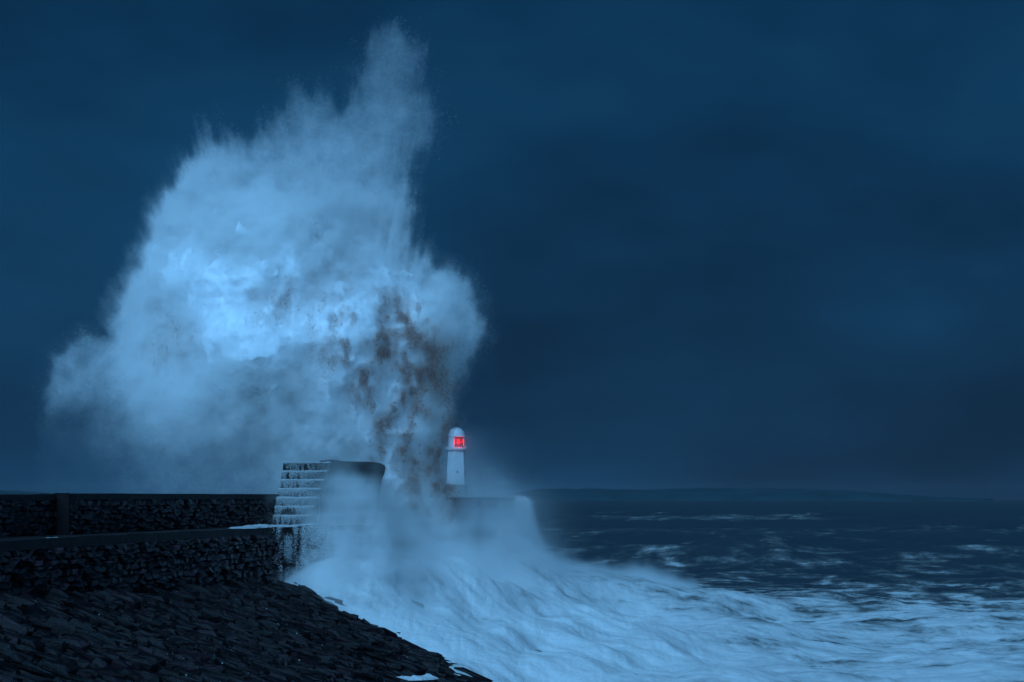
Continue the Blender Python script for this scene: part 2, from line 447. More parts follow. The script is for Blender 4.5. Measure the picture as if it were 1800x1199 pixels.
def mat_sea():
    m, n, l, b = mat_new('sea_water')
    a = n.new('ShaderNodeAttribute'); a.attribute_name = 'foam'
    g = n.new('ShaderNodeNewGeometry')
    mp = n.new('ShaderNodeMapping'); mp.inputs['Scale'].default_value = (0.22, 0.17, 0.5); mp.inputs['Rotation'].default_value = (0, 0, R(12))
    l.new(g.outputs['Position'], mp.inputs['Vector'])
    nz = n.new('ShaderNodeTexNoise'); nz.inputs['Scale'].default_value = 1.0; nz.inputs['Detail'].default_value = 9; nz.inputs['Roughness'].default_value = 0.62
    nz.inputs['Distortion'].default_value = 0.6
    l.new(mp.outputs[0], nz.inputs['Vector'])
    # streaks drawn out down the face of the wave
    mp3 = n.new('ShaderNodeMapping'); mp3.inputs['Rotation'].default_value = (0, 0, R(48)); mp3.inputs['Scale'].default_value = (0.10, 0.75, 0.3)
    l.new(g.outputs['Position'], mp3.inputs['Vector'])
    n3 = n.new('ShaderNodeTexNoise'); n3.inputs['Scale'].default_value = 1.0; n3.inputs['Detail'].default_value = 8; n3.inputs['Roughness'].default_value = 0.6
    l.new(mp3.outputs[0], n3.inputs['Vector'])
    # lacy threads of foam
    mp2 = n.new('ShaderNodeMapping'); mp2.inputs['Scale'].default_value = (0.5, 0.42, 0.6)
    l.new(g.outputs['Position'], mp2.inputs['Vector'])
    vz = n.new('ShaderNodeTexNoise'); vz.inputs['Scale'].default_value = 1.0; vz.inputs['Detail'].default_value = 10; vz.inputs['Roughness'].default_value = 0.7
    l.new(mp2.outputs[0], vz.inputs['Vector'])
    s1 = n.new('ShaderNodeMath'); s1.operation = 'SUBTRACT'; s1.inputs[1].default_value = 0.5; l.new(vz.outputs['Fac'], s1.inputs[0])
    s2 = n.new('ShaderNodeMath'); s2.operation = 'MULTIPLY'; s2.inputs[1].default_value = 0.55; l.new(s1.outputs[0], s2.inputs[0])
    av = n.new('ShaderNodeMix'); av.inputs[0].default_value = 0.38; l.new(nz.outputs['Fac'], av.inputs[2]); l.new(n3.outputs['Fac'], av.inputs[3])
    s3 = n.new('ShaderNodeMath'); s3.operation = 'ADD'; l.new(av.outputs[0], s3.inputs[0]); l.new(s2.outputs[0], s3.inputs[1])
    th = n.new('ShaderNodeMapRange'); th.clamp = False; th.inputs[1].default_value = 0; th.inputs[2].default_value = 1; th.inputs[3].default_value = 0.80; th.inputs[4].default_value = 0.31
    l.new(a.outputs['Fac'], th.inputs[0])
    df = n.new('ShaderNodeMath'); df.operation = 'SUBTRACT'; l.new(s3.outputs[0], df.inputs[0]); l.new(th.outputs[0], df.inputs[1])
    mr = n.new('ShaderNodeMapRange'); mr.interpolation_type = 'SMOOTHSTEP'
    mr.inputs[1].default_value = -0.06; mr.inputs[2].default_value = 0.27; l.new(df.outputs[0], mr.inputs[0])
    tk = n.new('ShaderNodeAttribute'); tk.attribute_name = 'thick'
    ml = n.new('ShaderNodeMath'); ml.operation = 'MULTIPLY'; l.new(mr.outputs[0], ml.inputs[0]); l.new(tk.outputs['Fac'], ml.inputs[1]); mr = ml
    cr = n.new('ShaderNodeValToRGB'); e = cr.color_ramp.elements
    e[0].position, e[0].color = 0.0, (0.030, 0.042, 0.052, 1)
    e[1].position, e[1].color = 1.0, (0.68, 0.68, 0.68, 1)
    q = e.new(0.30); q.color = (0.14, 0.145, 0.145, 1)
    q = e.new(0.62); q.color = (0.42, 0.43, 0.43, 1)
    l.new(mr.outputs[0], cr.inputs[0]); l.new(cr.outputs[0], b.inputs['Base Color'])
    rm = n.new('ShaderNodeMapRange'); rm.inputs[3].default_value = 0.42; rm.inputs[4].default_value = 0.95
    l.new(mr.outputs[0], rm.inputs[0]); l.new(rm.outputs[0], b.inputs['Roughness'])
    b.inputs['Specular IOR Level'].default_value = 0.55
    bp = n.new('ShaderNodeBump'); bp.inputs['Strength'].default_value = 0.7; bp.inputs['Distance'].default_value = 0.5
    l.new(s3.outputs[0], bp.inputs['Height']); l.new(bp.outputs['Normal'], b.inputs['Normal'])
    return m
_V, _Q, _f, _t = make_sea()
me = np_mesh('sea', _V, _Q, mat_sea(), True)
at_ = me.attributes.new('foam', 'FLOAT', 'POINT'); at_.data.foreach_set('value', _f.astype(np.float32))
at_ = me.attributes.new('thick', 'FLOAT', 'POINT'); at_.data.foreach_set('value', _t.astype(np.float32))
link('sea', me, None, kind='structure', label='rough dark sea breaking into white foam inshore')

# ---- far land ----------------------------------------------------------------
def far_land():
    prof = [(820, 874), (900, 866), (945, 860), (1040, 859), (1130, 861), (1220, 858), (1330, 859), (1430, 860), (1500, 863), (1570, 868), (1640, 873), (1720, 876)]
    us = np.arange(-400, 1760, 12.0)
    rng = np.random.default_rng(3)
    vs, fs = [], []
    for k, u_ in enumerate(us):
        v_ = np.interp(u_, [p[0] for p in prof], [p[1] for p in prof]) if u_ > 820 else 862 + 8 * math.sin(u_ / 160)
        v_ += rng.normal(0, 0.5)
        t = at(u_, v_, 5600)
        for dy, h in ((-260, -4), (-200, 0.35), (-60, 0.8), (0, 1), (250, 0.5), (600, -4)):
            vs.append((t.x * (1 + dy / 5600), 5600 + dy, max(-4, t.z * h) if h > 0 else h))
    for k in range(len(us) - 1):
        for j in range(5):
            a_ = k * 6 + j; fs.append((a_, a_ + 6, a_ + 7, a_ + 1))
    mb = MB(); mb.add(vs, fs)
    mb.build('headland_hill', mat_simple('hazed_heath', (0.013, 0.046, 0.060), 0.9, 0.1, 0.01, 0.3, 0), None, True, kind='structure', label='low dark headland across the bay')  # bluish cast of distant haze is mixed into the land's base colour
far_land()

# ---- rock slope --------------------------------------------------------------
def make_rocks():
    Yl = np.linspace(34, 96, 150); tl = np.linspace(-0.6, 17, 110)
    T, Yg = np.meshgrid(tl, Yl, indexing='ij')
    X = xw(Yg) + T
    o = np.zeros(X.size, np.float32)
    nz = (fbm(X.ravel().astype(np.float32) / 1.3, Yg.ravel().astype(np.float32) / 3.0, o, 4) - 0.5).reshape(X.shape)
    Z = rock_z(X, Yg) + 0.45 * nz - 0.16
    I = np.arange(X.size).reshape(X.shape)
    Q = np.stack([I[:-1, :-1], I[1:, :-1], I[1:, 1:], I[:-1, 1:]], -1).reshape(-1, 4)
    return link('rock_slope', np_mesh('rock_slope', np.stack([X, Yg, Z], -1).reshape(-1, 3), Q, M_ROCK), None, kind='structure', label='dark wet rock slope below the breakwater')
slope = make_rocks()

BOXV = np.array([(-1, -1, -1), (1, -1, -1), (1, 1, -1), (-1, 1, -1), (-1, -1, 1), (1, -1, 1), (1, 1, 1), (-1, 1, 1)], float) * 0.5
BOXF = np.array([(3, 2, 1, 0), (4, 5, 6, 7), (0, 1, 5, 4), (1, 2, 6, 5), (2, 3, 7, 6), (3, 0, 4, 7)])
def stone_variants(mat, name, k, jit, seed):
    """rough blocks: a box with a second, smaller ring on its top, corners knocked about"""
    rng = np.random.default_rng(seed); out = []
    for _ in range(k):
        b = BOXV.copy(); b[4:, :2] *= 1.0; b[4:, 2] = 0.28
        top = BOXV[4:].copy(); top[:, :2] *= 0.66
        V = np.concatenate([b, top]); V += rng.normal(0, jit, V.shape)
        Fq = [(3, 2, 1, 0), (0, 1, 5, 4), (1, 2, 6, 5), (2, 3, 7, 6), (3, 0, 4, 7), (4, 5, 9, 8), (5, 6, 10, 9), (6, 7, 11, 10), (7, 4, 8, 11), (8, 9, 10, 11)]
        out.append((V, np.array(Fq)))
    return out
def lay_stones(parent, places, variants, mat, name, n_parts, rest_name):
    """places: (matrix 4x4, how large it shows). The largest become parts, the rest one joined part"""
    order = sorted(range(len(places)), key=lambda i: -places[i][1])
    meshes = [np_mesh(name, V, Fq, mat) for V, Fq in variants]
    rv, rf, k = [], [], 0
    for c, i in enumerate(order):
        Mx, _ = places[i]
        j = i % len(variants)
        if c < n_parts:
            o = link(name, meshes[j], parent); o.matrix_basis = Matrix(Mx)
        else:
            V, Fq = variants[j]
            Vw = V @ Mx[:3, :3].T + Mx[:3, 3]
            rv.append(Vw); rf.append(Fq + k); k += len(V)
    if rv:
        link(rest_name, np_mesh(rest_name, np.concatenate(rv), np.concatenate(rf), mat), parent, kind='stuff')
def frame(o, ax, ay, az, sx, sy, sz):
    Mx = np.eye(4); Mx[:3, 0] = np.array(ax) * sx; Mx[:3, 1] = np.array(ay) * sy; Mx[:3, 2] = np.array(az) * sz; Mx[:3, 3] = o; return Mx
def in_view(p, pad=30):
    u_ = 900 + p[0] / p[1] * F; v_ = HOR - (p[2] - CAM_Z) / p[1] * F
    return -pad < u_ < 1800 + pad and -pad < v_ < 1199 + pad

def rock_places():
    rng = np.random.default_rng(21); out = []
    Y = 44.0
    while Y < 92:
        t = 0.15 + rng.random() * 0.5
        while t < 13:
            L = rng.uniform(0.35, 1.0) * (1.0 if rng.random() < .85 else 1.7); wd_ = rng.uniform(0.10, 0.30)
            yy = Y + rng.normal(0, 0.12); x = float(xw(yy)) + t + L / 2
            z = float(rock_z(np.array(x), np.array(yy)))
            p = np.array([x, yy, z + rng.normal(0.02, 0.08)])
            if in_view(p, 60) and z > float(sea_z(np.array([x]), np.array([yy]), False)[0]) - 0.9:
                ax = np.array([1, -0.10 + rng.normal(0, .10), -0.42 + 0.012 * t + rng.normal(0.06, 0.09)]); ax /= np.linalg.norm(ax)
                az = np.array([0.40 + rng.normal(0, .12), -0.12 + rng.normal(0, .22), 1.0]); az -= ax * az.dot(ax); az /= np.linalg.norm(az)
                ay = np.cross(az, ax)
                out.append((frame(p, ax, ay, az, L, wd_, rng.uniform(0.16, 0.36)), L * wd_ / yy ** 2))
            t += L * 0.9
        Y += 0.235
    return out
RP = rock_places()
lay_stones(slope, RP, stone_variants(M_ROCK, 'stone', 10, 0.10, 4), M_ROCK, 'stone', 300, 'small_stones')

# ---- breakwater --------------------------------------------------------------
bw = empty('breakwater', (-9.4, 87.5, 5), label='long dark stone breakwater with a low parapet along its top', category='breakwater')
def strip(name, path, z0, z1, thick, mat, ztop=None):
    """wall along a path of (Y, x); front face on the path, thickness to the left"""
    mb = MB()
    for (y0, x0), (y1, x1) in zip(path[:-1], path[1:]):
        a0 = z0(y0) if callable(z0) else z0; a1 = z0(y1) if callable(z0) else z0
        mb.hexa([(x0 - thick, y0, a0), (x0, y0, a0), (x1, y1, a1), (x1 - thick, y1, a1), (x0 - thick, y0, z1), (x0, y0, z1), (x1, y1, z1), (x1 - thick, y1, z1)])
    return mb.build(name, mat, bw)
LOW = [(Y_, float(xw(Y_))) for Y_ in (32, 40, 50, 59, 66, 72, 79, 85, 87.5, 88.3, 89, 90, 91, 93, 97, 110)]
strip('lower_wall', [(y, x - 0.12) for y, x in LOW], 0.0, 6.56, 6.0, M_MORTAR)
strip('promenade', [(y, x - 0.35) for y, x in LOW], 6.563, 6.846, 6.0, M_CONC)
PAR1 = [(32, -20.6), (59, -15.75), (70.0, -13.99)]
PAR2 = [(70.004, -13.64), (78, -12.45), (85, -11.45), (92, -10.1), (96, -9.4)]
strip('parapet_wall', [(y, x - 0.10) for y, x in PAR1], 6.849, 7.93, 0.9, M_MORTAR)
strip('parapet_wall', [(y, x - 0.10) for y, x in PAR2], 6.849, 7.96, 0.9, M_MORTAR)
def along(path, s0, s1):
    """points on a (Y,x) path at arc lengths"""
    P = np.array([(x, y) for y, x in path]); seg = np.hypot(*(P[1:] - P[:-1]).T); cum = np.concatenate([[0], np.cumsum(seg)])
    f = lambda s: np.array([np.interp(s, cum, P[:, 0]), np.interp(s, cum, P[:, 1])])
    return f(s0), f(s1), cum[-1]
def wall_places(path, zlo, zhi, hmin, hmax, lmin, lmax, seed, prot=0.16, jit=0.03):
    rng = np.random.default_rng(seed); out = []
    _, _, tot = along(path, 0, 1)
    z = zlo if not callable(zlo) else 4.3
    while z < zhi - 0.05:
        h = rng.uniform(hmin, hmax)
        if z + h > zhi - 0.12: h = zhi - z
        s = rng.uniform(-0.5, 0)
        while s < tot:
            L = rng.uniform(lmin, lmax)
            a, b, _ = along(path, max(0, s), min(tot, s + L))
            if np.hypot(*(b - a)) > 0.12:
                c = (a + b) / 2; t = (b - a) / np.hypot(*(b - a)); nrm = np.array([t[1], -t[0]])
                zc = z + h / 2
                low = zlo(c[1]) if callable(zlo) else zlo
                p = np.array([c[0], c[1], zc]); pr = prot * rng.uniform(0.6, 1.5)
                if zc > low - 0.4 and in_view(p, 20):
                    p[:2] += nrm * (pr * 0.5 - 0.14)
                    ax = np.array([t[0], t[1], rng.normal(0, jit)]); az = np.array([nrm[0], nrm[1], rng.normal(0, .05)])
                    ax /= np.linalg.norm(ax); az -= ax * az.dot(ax); az /= np.linalg.norm(az); ay = np.cross(az, ax)
                    if ay[2] < 0: ax, ay = -ax, -ay
                    out.append((frame(p, ax, ay, az, np.hypot(*(b - a)) * 0.97, h * 0.95, pr + 0.14), L * h / c[1] ** 2))
            s += L
        z += h
    return out
SV = stone_variants(M_STONE, 'stone', 10, 0.11, 8)
WP = wall_places([(y, x) for y, x in LOW], lambda y: zb(y), 6.57, 0.11, 0.24, 0.30, 0.9, 31, 0.18, 0.08)
WP += wall_places(PAR1, 6.85, 7.90, 0.11, 0.22, 0.30, 0.9, 33, 0.10)
WP += wall_places(PAR2, 6.85, 7.92, 0.11, 0.22, 0.30, 0.9, 34, 0.10)
lay_stones(bw, WP, SV, M_STONE, 'stone', 300, 'small_stones')
def blocks(path, z0, z1, proud, depth, lmin, lmax, seed, name, mat):
    rng = np.random.default_rng(seed); _, _, tot = along(path, 0, 1); s = 0.0
    while s < tot - 0.05:
        L = min(rng.uniform(lmin, lmax), tot - s); a, b, _ = along(path, s + 0.012, s + L - 0.012)
        s += L
        t = (b - a) / max(1e-6, np.hypot(*(b - a))); nr = np.array([t[1], -t[0]])
        f0, f1 = a + nr * (proud + rng.normal(0, .008)), b + nr * (proud + rng.normal(0, .008)); k0, k1 = a - nr * depth, b - nr * depth
        dz = rng.normal(0, 0.012)
        if not (in_view((a[0], a[1], z1), 60) or in_view((b[0], b[1], z1), 60)): continue
        mb = MB(); e = 0.03
        mb.hexa([(*k0, z0), (*f0, z0), (*f1, z0), (*k1, z0), (*k0, z1 + dz), (*(f0 - nr * e), z1 + dz), (*(f1 - nr * e), z1 + dz), (*k1, z1 + dz)])
        mb.build(name, mat, bw)
blocks(LOW, 6.57, 6.86, 0.05, 0.34, 1.5, 2.6, 41, 'coping_block', M_CONC)
blocks(PAR1, 7.90, 8.08, 0.05, 0.95, 2.0, 3.4, 42, 'parapet_coping', M_CONC)
blocks(PAR2, 7.92, 8.12, 0.05, 0.95, 2.0, 3.4, 43, 'parapet_coping', M_CONC)
# end face of the thicker length of parapet, its shade put into a dark colour
mb = MB(); mb.box(-14.05, -13.60, 69.86, 70.002, 6.85, 8.13); mb.build('shaded_end_face', M_MORTAR, bw)

# ---- stepped upper sea wall -----------------------------------------------------
YS = 93.0
sw = empty('sea_wall', (-7.3, YS, 6.85), label='tall sea wall section with steps and an overhanging curved lip, half veiled in spray', category='sea wall')
prof = [(562, 810), (585, 808), (605, 811), (655, 812), (668, 814), (676, 818), (678, 822), (676, 832), (672, 842), (669, 854), (667, 872), (666, 900), (666, 1010), (562, 1010)]
P0 = [at(u_, v_, YS + 3.2) for u_, v_ in prof]
def extrude(P, dy, dx, name, mat, parent):
    mb = MB(); n = len(P)
    mb.add([p[:] for p in P] + [(p[0] + dx, p[1] + dy, p[2]) for p in P], [tuple(reversed(range(n)))[::-1], tuple(range(2 * n - 1, n - 1, -1))] + [((i + 1) % n, i, n + i, n + (i + 1) % n) for i in range(n)])
    return mb.build(name, mat, parent)
extrude(P0, 20, -1.6, 'upper_wall', M_CONC, sw)
for k in range(7):
    z0, z1 = 6.85 + 0.368 * k, 6.85 + 0.368 * (k + 1) - (0.002 if k < 6 else 0.004)
    y = YS - 0.2 + 0.45 * k
    x0 = -9.75 + 0.02 * k; x1 = -8.25 + 0.10 * k
    a_, b_, c_ = [random.uniform(-0.045, 0.02) for _ in range(3)]
    if k == 6: a_ = b_ = c_ = 0.0
    mb = MB(); mb.hexa([(x0, y + a_, z0), (x1, y + b_, z0), (x1, YS + 3.15, z0), (x0, YS + 3.15, z0), (x0 + 0.02, y + a_ + 0.03, z1 + a_ * .5), (x1 - 0.03, y + b_ + 0.03, z1 + c_ * .5), (x1, YS + 3.15, z1), (x0, YS + 3.15, z1)])
    mb.build('step', M_CONC, sw)

# ---- pier out to the lighthouse -------------------------------------------------
def make_pier():
    pr = empty('harbour_pier', (-4, 290, 0), label='long stone pier running out to the lighthouse, its end streaming with water', category='pier')
    mb = MB()
    sec = [(246, -10.6, -1.8), (268, -10.4, -0.7), (288, -10.2, 0.30), (296, -10.0, 0.55), (301, -9.4, 0.30), (304, -8, -0.8), (305.5, -6, -3)]
    n = len(sec)
    vs = []
    for y, a_, b_ in sec: vs += [(a_ - .8, y, -2), (b_ + 1.1, y, -2), (b_, y, 7.66), (a_, y, 7.66)]
    fs = []
    for k in range(n - 1):
        i = 4 * k; fs += [(i + 1, i + 5, i + 6, i + 2), (i + 2, i + 6, i + 7, i + 3), (i, i + 3, i + 7, i + 4)]
    fs += [(0, 1, 2, 3), (4 * n - 1, 4 * n - 2, 4 * n - 3, 4 * n - 4)]
    mb.add(vs, fs); mb.build('pier_wall', M_STONE, pr)
    for k in range(n - 1):           # projecting stone edge of the deck
        (y0, a0, b0), (y1, a1, b1) = sec[k], sec[k + 1]
        m2 = MB(); m2.hexa([(a0 - .1, y0, 7.664), (b0 + .18, y0, 7.664), (b1 + .18, y1, 7.664), (a1 - .1, y1, 7.664), (a0 - .1, y0, 7.97), (b0 + .18, y0, 7.97), (b1 + .18, y1, 7.97), (a1 - .1, y1, 7.97)])
        m2.build('deck_slab', M_CONC, pr)
    return pr
make_pier()

# ---- lighthouse -------------------------------------------------------------------
def mat_emit(name, col, st):
    m, n, l, b = mat_new(name)
    b.inputs['Base Color'].default_value = (0.02, 0.0, 0.0, 1)
    b.inputs['Emission Color'].default_value = tuple(col) + (1,); b.inputs['Emission Strength'].default_value = st
    return m
def make_lighthouse():
    c = at(802.5, 874, 300); cx, cyy, zb0 = c.x, 300.0, 7.972
    lh = empty('lighthouse', (cx, cyy, zb0), label='small white six-sided lighthouse with black base and red light on the pier', category='lighthouse')
    px = 300 / F
    zz = lambda v: CAM_Z + (HOR - v) * px - zb0
    a0 = R(20)
    def part(mb, name, mat, parent=lh, smooth=False):
        return mb.build(name, mat, parent, smooth)
    m = MB(); m.lathe([(1.52, 0), (1.50, zz(852.6)), (1.46, zz(852))], 6, a0=a0); part(m, 'base', M_BLACK)
    m = MB(); m.lathe([(1.40, zz(851.9)), (1.17, zz(793))], 6, a0=a0); tower = part(m, 'tower', M_WHITE)
    m = MB(); m.lathe([(1.20, zz(792.9)), (1.42, zz(790.5)), (1.42, zz(789)), (1.20, zz(788.9))], 24); part(m, 'gallery', M_WHITE)
    m = MB(); m.lathe([(1.13, zz(788.7)), (1.13, zz(786.6))], 32); part(m, 'lantern_base', M_WHITE)
    # railing
    for k in range(12):
        a = 2 * math.pi * k / 12
        m = MB(); q = (1.38 * math.cos(a), 1.38 * math.sin(a)); m.tube((*q, zz(789)), (*q, zz(784)), 0.025); part(m, 'rail_post', M_WHITE)
    m = MB()
    for k in range(24):
        a, b2 = 2 * math.pi * k / 24, 2 * math.pi * (k + 1) / 24
        m.tube((1.38 * math.cos(a), 1.38 * math.sin(a), zz(786.4)), (1.38 * math.cos(b2), 1.38 * math.sin(b2), zz(786.4)), 0.028)
    part(m, 'rail', M_WHITE)
    # lantern drum: blank white panel and the glazed window
    g0, g1 = R(-103), R(-30)
    r = 1.10
    def arc(a, b, r0, r1, z0, z1, n):
        m = MB()
        for k in range(n):
            p, q = a + (b - a) * k / n, a + (b - a) * (k + 1) / n
            P4 = [(rr_ * math.cos(t), rr_ * math.sin(t)) for rr_, t in ((r0, p), (r1, p), (r1, q), (r0, q))]
            m.hexa([(*P4[0], z0), (*P4[1], z0), (*P4[2], z0), (*P4[3], z0), (*P4[0], z1), (*P4[1], z1), (*P4[2], z1), (*P4[3], z1)])
        return m
    part(arc(g1, g0 + 2 * math.pi, r - 0.05, r, zz(786.5), zz(768), 26), 'lantern_panel', M_WHITE)
    gm, n, l, b = mat_new('red_glass'); tr = n.new('ShaderNodeBsdfTransparent'); tr.inputs[0].default_value = (0.85, 0.10, 0.10, 1)
    b.inputs['Base Color'].default_value = (0.25, 0.01, 0.015, 1); b.inputs['Roughness'].default_value = 0.1
    ms = n.new('ShaderNodeMixShader'); ms.inputs[0].default_value = 0.93
    l.new(b.outputs[0], ms.inputs[1]); l.new(tr.outputs[0], ms.inputs[2]); l.new(ms.outputs[0], n.get('Material Output').inputs['Surface'])
    win = part(arc(g0, g1, r - 0.04, r - 0.02, zz(786.5), zz(768), 10), 'lantern_window', gm)
    m = MB()
    pt = lambda t, v: ((r + 0.0) * math.cos(g0 + (g1 - g0) * t), (r + 0.0) * math.sin(g0 + (g1 - g0) * t), zz(v))
    for j in range(3):               # diagonal glazing bars
        m.tube(pt(j / 3, 768.5), pt((j + 1) / 3, 786), 0.028); m.tube(pt((j + 1) / 3, 768.5), pt(j / 3, 786), 0.028)
    m.build('glazing_bars', M_BLACK, win)
    part(arc(g1, g0 + 2 * math.pi, r - 0.09, r - 0.055, zz(786.4), zz(768.1), 26), 'glow_stop_lining', M_BLACK)  # black liner added to keep the red light from glowing on the panel's inside
    m = MB(); m.lathe([(1.0, zz(768.6)), (1.0, zz(768.15))], 24); part(m, 'glow_stop_disc', M_BLACK)  # black disc added below the dome to soak up the lamp's red light
    # red lamp
    lamp = MB()
    e_m = mat_emit('red_lamp', (1.0, 0.16, 0.05), 14.0)
    for v_ in (774.3, 778.6):
        m = MB(); m.lathe([(0.02, zz(v_) - 0.12), (0.10, zz(v_) - 0.07), (0.13, zz(v_)), (0.10, zz(v_) + .07), (0.02, zz(v_) + .12)], 12, (0.26, -0.62)); part(m, 'lamp', e_m)
    m = MB(); m.lathe([(0.30, zz(786.4)), (0.30, zz(781))], 16, (0.25, -0.3)); part(m, 'lamp_stand', M_BLACK)
    pl = bpy.data.lights.new('lantern_light', 'POINT'); pl.energy = 600; pl.color = (1.0, 0.05, 0.06); pl.shadow_soft_size = 0.12
    po = link('lantern_light', pl, lh); po.location = (0.25, -0.75, zz(777.5))
    m = MB()
    R0 = 1.18; m.lathe([(R0, zz(768)), (R0, zz(767.2))] + [(max(0.12, 1.13 * math.cos(t)), zz(767.2) + (zz(751.5) - zz(767.2)) * math.sin(t)) for t in np.linspace(0, 1.5, 10)], 32)
    dome = part(m, 'dome', M_WHITE, lh, True)
    m = MB(); m.lathe([(0.13, zz(752)), (0.20, zz(750)), (0.12, zz(748.6)), (0.36, zz(746.8)), (0.40, zz(745.4)), (0.14, zz(744)), (0.07, zz(741.5)), (0.02, zz(740))], 14); m.build('finial', M_BLACK, lh)
    # door and window on the seaward-camera faces
    RUST = mat_simple('rusty_frame', (0.20, 0.10, 0.07), 0.8, 0.2)
    def on_face(k, t, v0, v1, w_, name, mat):
        am, an = a0 + math.pi / 3 * k, a0 + math.pi / 3 * (k + 1)
        ap = math.cos(math.pi / 6)
        def rad(v_): return np.interp(v_, [793, 851.9], [1.17, 1.40])
        mid = (am + an) / 2; nx, ny = math.cos(mid), math.sin(mid); tx, ty = -ny, nx
        P = []
        for v_ in (v1, v0):
            for off, s_ in ((-.03, -1), (0.035, -1), (0.035, 1), (-.03, 1)):
                rr_ = rad(v_) * ap + off
                P.append((nx * rr_ + tx * (t + s_ * w_ / 2), ny * rr_ + ty * (t + s_ * w_ / 2), zz(v_)))
        m = MB(); m.hexa(P); return m.build(name, mat, lh)
    on_face(4, -0.25, 828, 831.5, 0.26, 'window', RUST)
    on_face(5, -0.15, 827, 842, 0.30, 'window', RUST)
    return lh
make_lighthouse()

# ================================================================== SPRAY
Y0 = 113.0
PX = Y0 / F                      # metres per photo pixel at the plume
SIL = [(60, 900), (66, 745), (75, 690), (88, 620), (130, 600), (190, 590), (205, 540), (225, 490), (262, 430), (268, 385), (290, 350),
       (312, 300), (345, 265), (358, 240), (365, 215), (378, 240), (400, 250), (445, 245), (470, 230), (482, 215), (500, 190), (525, 150),
       (545, 160), (562, 140), (580, 170), (600, 195), (612, 150), (640, 90), (660, 60), (690, 45), (715, 30), (725, 65), (740, 85), (742, 150),
       (765, 155), (770, 185), (772, 215), (755, 250), (735, 270), (718, 300), (715, 370), (708, 400), (715, 425), (740, 450), (765, 478),
       (800, 470), (825, 495), (832, 520), (838, 550), (848, 585), (830, 620), (815, 650), (800, 690), (802, 725), (785, 760), (775, 820),
       (790, 870), (800, 940), (700, 980), (560, 980), (480, 930)]
def sil_distance(poly, u, v):
    d = np.full(u.shape, 1e9, np.float32); inside = np.zeros(u.shape, bool)
    n = len(poly)
    for i in range(n):
        (x0, y0), (x1, y1) = poly[i], poly[(i + 1) % n]
        dx, dy = x1 - x0, y1 - y0
        t = np.clip(((u - x0) * dx + (v - y0) * dy) / (dx * dx + dy * dy), 0, 1)
        d = np.minimum(d, np.hypot(u - x0 - t * dx, v - y0 - t * dy))
        if y0 != y1:
            inside ^= ((v < y0) != (v < y1)) & (u < x0 + (v - y0) * dx / dy)
    return np.where(inside, d, -d)
def gs(u, v, cu, cv, ru, rv): return np.exp(-((u - cu) / ru) ** 2 - ((v - cv) / rv) ** 2)
RT = 260.0
VS = 3.0                         # voxel, photo pixels
U = np.arange(34, 910, VS, dtype=np.float32); V = np.arange(14, 990, VS, dtype=np.float32); W = np.arange(-270, 271, 2 * VS, dtype=np.float32)
GU, GV = np.meshgrid(U, V, indexing='ij')
GD = sil_distance(SIL, GU, GV)
D = np.zeros((len(U), len(W), len(V)), np.float32)          # x, y, z(up)
B = np.zeros_like(D)
iu, iw, iv = np.nonzero((GD[:, None, :] - (W[None, :, None] ** 2) / RT) > -62)
u, w, v = U[iu], W[iw], V[iv]
d = GD[iu, iv]
F0 = d + 6 * sstep(480, 300, v) + 3 - 22 * sstep(90, 20, v) - w * w / RT
amp = 0.45 + 0.55 * sstep(0, 90, d)
big = fbm(u / 150, v / 150, w / 150 + 3, 2) - 0.5
bil = fbm(u / 80 + 9, v / 80, w / 80, 6, 0.60, billow=True)
th = np.arctan2(u - 600, 1080 - v); rr = np.hypot(u - 600, v - 1080)
jet = fbm(th * 55, rr / 110, w / 40, 4, 0.65) - 0.5
fld = F0 + 60 * amp * big - 88 * amp * (bil - 0.30) + (24 + 66 * sstep(-0.60, -0.20, th) * sstep(0.30, 0.12, th)) * jet * sstep(80, 0, d)
rag = fbm(u / 95 + 50, v / 95, w / 95, 4, 0.55) - 0.5
M = 1.0 - 0.94 * sstep(540, 340, v - 0.18 * (u - 480) + 0.0007 * (u - 470) ** 2 + 330 * rag)
M *= 1.0 - 0.62 * sstep(340, 160, v)
M *= 1 - 0.90 * sstep(600, 760, v + 280 * rag) * sstep(620, 430, u)
M *= 1 - 0.70 * sstep(680, 850, v) * sstep(700, 560, u)
M *= 1 - 0.955 * sstep(420, 170, u + 120 * rag) * sstep(470, 600, v)
M *= 1 - 0.85 * sstep(735, 810, u)
rho = M * (0.04 * sstep(-30, 0, fld) + 0.22 * sstep(-6, 14, fld) + 0.74 * sstep(4, 12 + 30 * M, fld))
rho *= 0.30 + 1.35 * sstep(0.28, 0.66, fbm(u / 22, v / 22, w / 22 + 31, 3, 0.6))
rho *= np.exp(np.random.default_rng(13).normal(0, 0.5, len(rho))).astype(np.float32)      # clots of droplets
D[iu, iw, iv] = rho
C = np.zeros_like(D); C[iu, iw, iv] = np.clip(0.5 + (fld - 20 - 200 * (1 - M)) / 60, 0, 1)
br = sum(gs(u, v, *q) for q in [(680, 575, 62, 36), (655, 655, 62, 60), (735, 660, 40, 70), (722, 745, 52, 70), (735, 830, 52, 75), (745, 905, 42, 60)]) + 0.30 * gs(u, v, 540, 545, 90, 45) + 0.16 * gs(u, v, 330, 620, 50, 40)
pn = 0.5 * fbm(u / 36, v / 62, w / 46 + 20, 5, 0.65) + 0.5 * fbm(u / 13, v / 15, w / 15 + 40, 3, 0.6)
bm = sstep(0.41, 0.62, pn) * np.clip(br * 1.15, 0, 1) * sstep(40, -20, w)
B[iu, iw, iv] = bm * sstep(-14, 12, fld)
D[iu, iw, iv] *= 1 - 0.5 * bm
